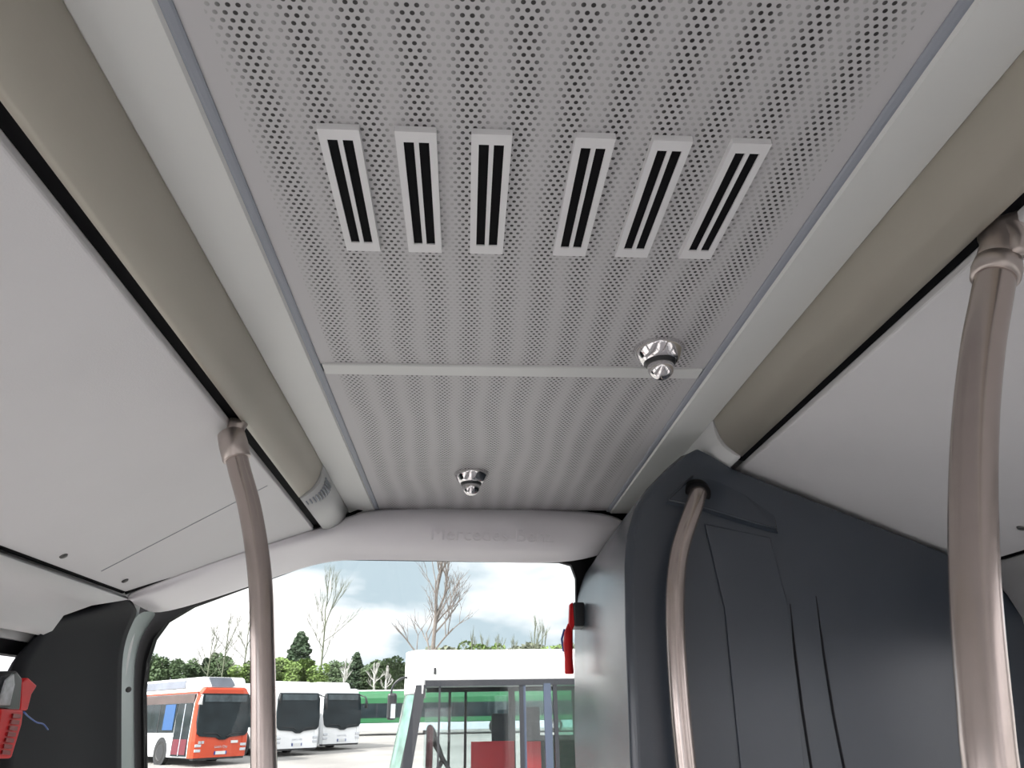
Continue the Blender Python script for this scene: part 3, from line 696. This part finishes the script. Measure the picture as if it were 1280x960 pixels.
# rounded destination box at the nose
xn = xl(505); bm = bmesh.new()
rows = []
for t in range(7):
    a_ = t/6*math.pi/2; rows.append([(xn*math.sin(a_)+0.0, .10+.35*(1-math.cos(a_)), z_) for z_ in (zl(866), zl(860), Z0-.10, Z0-.02)]+[(xn*math.sin(a_)*.7, .25+.3*(1-math.cos(a_)), Z0)])
rows = [[(0.02, 0.0, z_) for z_ in (zl(866), zl(860), Z0-.10, Z0-.02)]+[(.02, .15, Z0)]]+rows
rows += [[(xn*1.0, Wb-.45, z_) for z_ in (zl(866), zl(860), Z0-.10, Z0-.02)]+[(xn*.7, Wb-.5, Z0)], [(0.02, Wb, z_) for z_ in (zl(866), zl(860), Z0-.10, Z0-.02)]+[(.02, Wb-.15, Z0)]]
bm = loft(rows); V = [bm.verts.new(v.co) for v in []]
o = link('destination_box', bm, m_whiter, nb, smooth=True); s_ = o.modifiers.new('sol', 'SOLIDIFY'); s_.thickness = .04; s_.offset = 0
bm = B((xl(510)*.5, xl(530)+.2, .35, Wb-.35, Z0-.06, Z0)); link('roof_front', bm, m_whiter, nb)
link('roof_marker', B((xl(541), xl(544), -.015, .01, zl(842), zl(834))), m_blackp, nb)
link('upper_frame', B((xl(531), Lb, -.01, .05, zl(857), zb), (xl(531), Lb, Wb-.05, Wb+.01, zl(857), zb)), m_dkframe, nb)
# lower body
link('lower_body', B((xl(500), Lb, 0, .06, .30, 1.15), (xl(500), Lb, Wb-.06, Wb, .30, 1.15), (xl(486), xl(490), .1, Wb-.1, .30, 1.15), (Lb-.06, Lb, 0, Wb, .30, zb), (xl(500), Lb, .05, Wb-.05, .30, .42)), m_white, nb)
# a-pillar and posts (near side)
def post(name, ua, ub, m, y=0.0, z0=1.15, lean=0.0, th=.05):
    bm = bmesh.new(); xa, xb = xl(ua), xl(ub)
    extr(bm, [Vector((xa-lean, y, z0)), Vector((xb-lean, y, z0)), Vector((xb, y, zl(855))), Vector((xa, y, zl(855)))], (0, th, 0)); return link(name, bm, m, nb)
post('front_pillar', 519, 532, m_dkframe, lean=.15*(zl(855)-1.15))
post('window_post', 548, 550.5, m_dkframe)
post('window_post', 650, 656, m_dkframe)
post('window_post', 681, 690, m_bluegrey, y=-.012)
post('window_post', 693, 698, m_dkframe)
post('window_post', 760, 768, m_dkframe)
link('window_post', B((xl(655), xl(656)+.02, 0, .06, 1.15, zb)), m_bluegrey, nb)
for u0, u1 in ((566, 570), (591, 595), (660, 670), (760, 770)):
    post('window_post', u0, u1, m_dkframe, y=Wb-.05)
# glass: near side, far side, windscreen
link('side_glass', B((xl(531), xl(692), .02, .026, 1.15, zb)), m_cglass, nb)
link('side_glass', B((xl(698), Lb-.1, .02, .026, 1.15, zb)), m_gglass, nb)
link('side_glass', B((xl(531), Lb-.1, Wb-.03, Wb-.024, 1.15, zb)), m_cglass, nb)
zw = zl(867)
wk = .19*(zw-1.15)
bm = loft([[(xl(519), .03, zw), (xl(511), .10, zw), (xl(504), .40, zw), (xl(503), Wb-.4, zw), (xl(519), Wb-.03, zw)],
           [(xl(519)-wk, .03, 1.15), (xl(512)-wk, .10, 1.15), (xl(505)-wk, .40, 1.15), (xl(504)-wk, Wb-.4, 1.15), (xl(519)-wk, Wb-.03, 1.15)]])
link('windscreen', bm, mat('pale_green_screen', (0.13, 0.24, 0.20), 0.15, 0, 0.45, 5, spec=0.8), nb, smooth=True)
# cab interior: red partition, dark bulkhead, dark seats, painted window reflection, steering column
link('red_partition', B((xl(594), xl(652), .9, .95, 1.0, zl(930)), (xl(656), xl(682), .5, .55, 1.0, zl(930))), m_redp, nb)
link('dark_bulkhead', B((xl(658), xl(683), .6, .68, 1.0, zl(884)), (xl(690), xl(770), 1.2, 1.26, 1.0, zl(924))), m_dkframe, nb)
link('reflection_panel', B((xl(622), xl(652), .95, .98, zl(934), zl(892))), m_dkframe, nb)  # dark panel stands in for a reflection in the side glass
bm = bmesh.new(); tube(bm, [(xl(542), .7, 1.35), (xl(556), .7, 1.62), (xl(541), .75, 2.0)][::1], .035, 8); tube(bm, [(xl(565), .6, 1.5), (xl(541), .8, 1.86)], .03, 8)
link('steering_column', bm, m_blackp, nb)
link('cab_seat', B((xl(534), xl(543), .5, .95, 1.1, zl(905))), m_dkred, nb, bevel=.05)
link('interior_floor', B((0, Lb-.1, .06, Wb-.06, .42, .50)), m_dkframe, nb)
# hanging mirror on its curved arm
bm = bmesh.new(); pm = [onY(u, v, YN+.25)-Vector((c0.x, YN, gz(YN))) for u, v in ((512, 847), (503, 848), (495, 854), (491, 862), (490, 870))]
tube(bm, smooth_path(pm, 4), .014, 8); ma = link('mirror_arm', bm, m_blackp, nb, smooth=True)
q = onY(491, 882, YN+.25)-Vector((c0.x, YN, gz(YN)))
mi = link('mirror', B((q.x-.06, q.x+.06, q.y-.04, q.y+.05, q.z-.17, q.z+.15)), m_blackp, nb, bevel=.03)
link('mirror_glass', B((q.x-.01, q.x+.05, q.y-.05, q.y-.03, q.z-.15, q.z+.02)), m_lamp, mi)
for x in (xl(490)+2.6, xl(490)+8.4):
    s = bmesh.new(); lathe(s, [(.30, 0), (.46, .0), (.48, .04), (.48, .24), (.0, .26)], (x, -.02, .48), (0, 1, 0), 24); t_ = link('wheel', s, m_tyre, nb)
    s = bmesh.new(); lathe(s, [(0, -.01), (.22, .0), (.28, -.03), (.28, .02)], (x, -.02, .48), (0, 1, 0), 20); link('hub', s, m_hub, t_)

# ---------------------------------------------------------------- trees
m_bark = mat('grey_bark', (0.15, 0.13, 0.115), 0.9, 0, 0.2, 6)
m_birch = mat('birch_bark', (0.42, 0.42, 0.40), 0.8, 0, 0.3, 3)
m_pine = mat('dark_pine_needles', (0.035, 0.062, 0.030), 0.8, 0, 0.5, 1.2)
m_leaf = mat('mid_green_leaves', (0.065, 0.105, 0.045), 0.8, 0, 0.45, 1.0)
m_young = mat('fresh_yellow_green_leaves', (0.13, 0.20, 0.05), 0.8, 0, 0.35, 1.0)
m_haze = mat('grey_green_twigs', (0.13, 0.145, 0.10), 0.9, 0, 0.3, 1.0)
def branch(bm, p, d, ln, r, depth, rnd, up=.25, spread=.6):
    q = p+d*ln; mid = (p+q)/2+Vector((rnd.uniform(-1, 1), rnd.uniform(-1, 1), 0))*ln*.05
    tube(bm, [p, mid, q], [r, r*.85, r*.7], 5 if depth > 1 else 3)
    if depth == 0: return
    k = 3 if depth > 1 else 3
    for i in range(k):
        dd = (d+Vector((rnd.uniform(-1, 1), rnd.uniform(-1, 1), rnd.uniform(-.3, .6)))*spread+Vector((0, 0, up))).normalized()
        branch(bm, p.lerp(q, rnd.uniform(.55, 1)), dd, ln*rnd.uniform(.6, .8), r*.58, depth-1, rnd, up, spread)
def bare_tree(name, loc, h, r, m, seed, label, group=None, depth=5, spread=.6, lean=0):
    rnd = random.Random(seed); bm = bmesh.new()
    p = Vector((0, 0, 0)); d = Vector((lean, 0, 1)).normalized()
    tube(bm, [p, p+d*h*.25, p+d*h*.5], [r, r*.8, r*.65], 8)
    for k in range(7):
        t = .25+.25*k/6; dd = Vector((rnd.uniform(-1, 1), rnd.uniform(-1, 1), rnd.uniform(.5, 1.2))).normalized()
        branch(bm, p+d*h*t, dd, h*.16, r*.35, depth-2, rnd, .2, spread)
    branch(bm, p+d*h*.5, d, h*.17, r*.62, depth-1, rnd, .35, spread*.8)
    branch(bm, p+d*h*.48, (d+Vector((.35, 0, .1))).normalized(), h*.16, r*.5, depth-1, rnd, .35, spread)
    o = link(name, bm, m); o.location = loc; tag(o, label, 'tree', group); return o
def leafy(bm, rnd, cx, cz, rx, rz, n, s):
    for i in range(n):
        while True:
            v = Vector((rnd.uniform(-1, 1), rnd.uniform(-1, 1), rnd.uniform(-1, 1)))
            if v.length < 1: break
        v = v.normalized()*(v.length**.45)
        p = Vector((cx+v.x*rx, v.y*rx, cz+v.z*rz)); a = Vector((rnd.uniform(-1, 1), rnd.uniform(-1, 1), rnd.uniform(-1, 1))).normalized(); b = a.orthogonal().normalized(); k = s*rnd.uniform(.6, 1.3)
        bm.faces.new([bm.verts.new(p+a*k), bm.verts.new(p+b*k), bm.verts.new(p-a*k), bm.verts.new(p-b*k*.6)])
def tree_proto(kind, seed):
    rnd = random.Random(seed)
    root = empty('tree'); h = 7.0
    s = bmesh.new(); tube(s, [(0, 0, 0), (.1, 0, h*.4), (0, 0, h*.8)], [.16, .12, .05], 6); link('trunk', s, m_bark, root)
    s = bmesh.new()
    if kind == 'pine':
        for k in range(9):
            z = h*(.32+.66*k/8); r = 1.9*(1-(k/8.6))**.8+.15
            for q in range(3): leafy(s, rnd, rnd.uniform(-.4, .4)*r, z+rnd.uniform(-.15, .15), r*rnd.uniform(.7, 1), .42, 130, .20)
        m = m_pine
    else:
        for k in range(16):
            a = rnd.uniform(0, 6.28); rr = rnd.uniform(0, 1.7); leafy(s, rnd, rr*math.cos(a), h*rnd.uniform(.28, .86)-rr*.3, rnd.uniform(.7, 1.2), rnd.uniform(.6, 1.0), 150, .20)
        m = {'leaf': m_leaf, 'young': m_young, 'haze': m_haze}[kind]
    link('foliage', s, m, root)
    return root
protos = {}
used = set()
def tree(kind, var, u, vtop, Y, label, group):
    key = (kind, var)
    if key not in protos: protos[key] = tree_proto(kind, hash(kind[0])*0+var*31+len(kind))
    src = protos[key]
    o = src if key not in used else copy_tree(src)
    used.add(key)
    top = onY(u, vtop, Y); base = 4.2 if Y > 76 else gz(Y)
    hgt = max(2.5, top.z-base); o.location = (top.x, Y, base); k = hgt/7.0/.93
    o.scale = (k*1.15, k*1.15, k); o.rotation_euler.z = random.uniform(0, 6.28)
    tag(o, label, 'tree', group); return o
GR = 'trees on the bank behind the yard'
LEFT = 'dense green tree in the row rising behind the orange fronted bus'
for u, v in ((150,800),(172,812),(188,808),(205,818),(222,826),(240,820),(258,828),(275,812),(268,824),(290,824),(308,832),(328,830)):
    tree('leaf' if random.random() < .65 else 'pine', random.randint(1, 3), u, v, random.uniform(88, 100), LEFT, 'tree row behind the orange fronted bus')
for u, v in ((302,830),(322,826),(338,824),(352,822),(366,826),(384,824),(400,830)):
    tree('young', random.randint(1, 2), u, v, random.uniform(80, 86), 'bright yellow green young tree above the white buses', 'young trees above the white buses')
tree('pine', 1, 376, 799, 87, 'tall dark pine standing above the bright young trees', None)
for u, v in ((418,824),(432,826),(446,822),(460,828),(474,822),(486,818),(498,826),(510,832),(524,838)):
    tree('pine' if random.random() < .5 else 'leaf', random.randint(1, 3), u, v, random.uniform(92, 104), 'dark green tree in the row above the green bus', 'tree row above the green bus')
for u, v in ((545,806),(566,804),(590,802),(606,806),(622,806),(640,808),(656,805),(672,800),(690,806),(706,802),(722,800),(740,806)):
    tree('haze' if random.random() < .5 else 'young', 1, u, v, random.uniform(80, 95), 'small grey green tree top just over the roof of the close bus', 'tree tops over the close bus roof')
def bt(u, v, Y, r, m, seed, label, group=None, depth=5, spread=.6, lean=0):
    t = onY(u, v, Y); b = 4.2 if Y > 76 else (2.0 if Y > 70 else gz(Y)); bare_tree('bare_tree', (t.x-lean*(t.z-b), Y, b), (t.z-b), r, m, seed, label, group, depth, spread, lean)
bt(556, 640, 58, .22, m_bark, 14, 'tall bare tree with spreading branches above the close bus', depth=5, spread=.7, lean=.06)
bt(415, 690, 84, .13, m_haze, 5, 'slender pale bare birch standing above the white buses', depth=5, spread=.4)
for i, (u, v) in enumerate(((272,765),(292,748),(318,740))):
    bt(u, v, 86, .10, m_haze, 20+i, 'thin bare sapling rising behind the roof of the orange fronted bus', 'saplings behind the orange fronted bus', 4, .35)
for i, (u, v) in enumerate(((433,815),(470,820),(484,826))):
    bt(u, v, 82, .16, m_birch, 30+i, 'pale barked bare birch against the dark trees above the green bus', 'birches above the green bus', 4, .5)
for i, (u, v) in enumerate(((590,776),(604,782),(622,780),(640,784),(667,752),(676,768))):
    bt(u, v, 84, .11, m_haze, 40+i, 'faint bare sapling in the row above the close bus roof', 'saplings above the close bus roof', 4, .35)
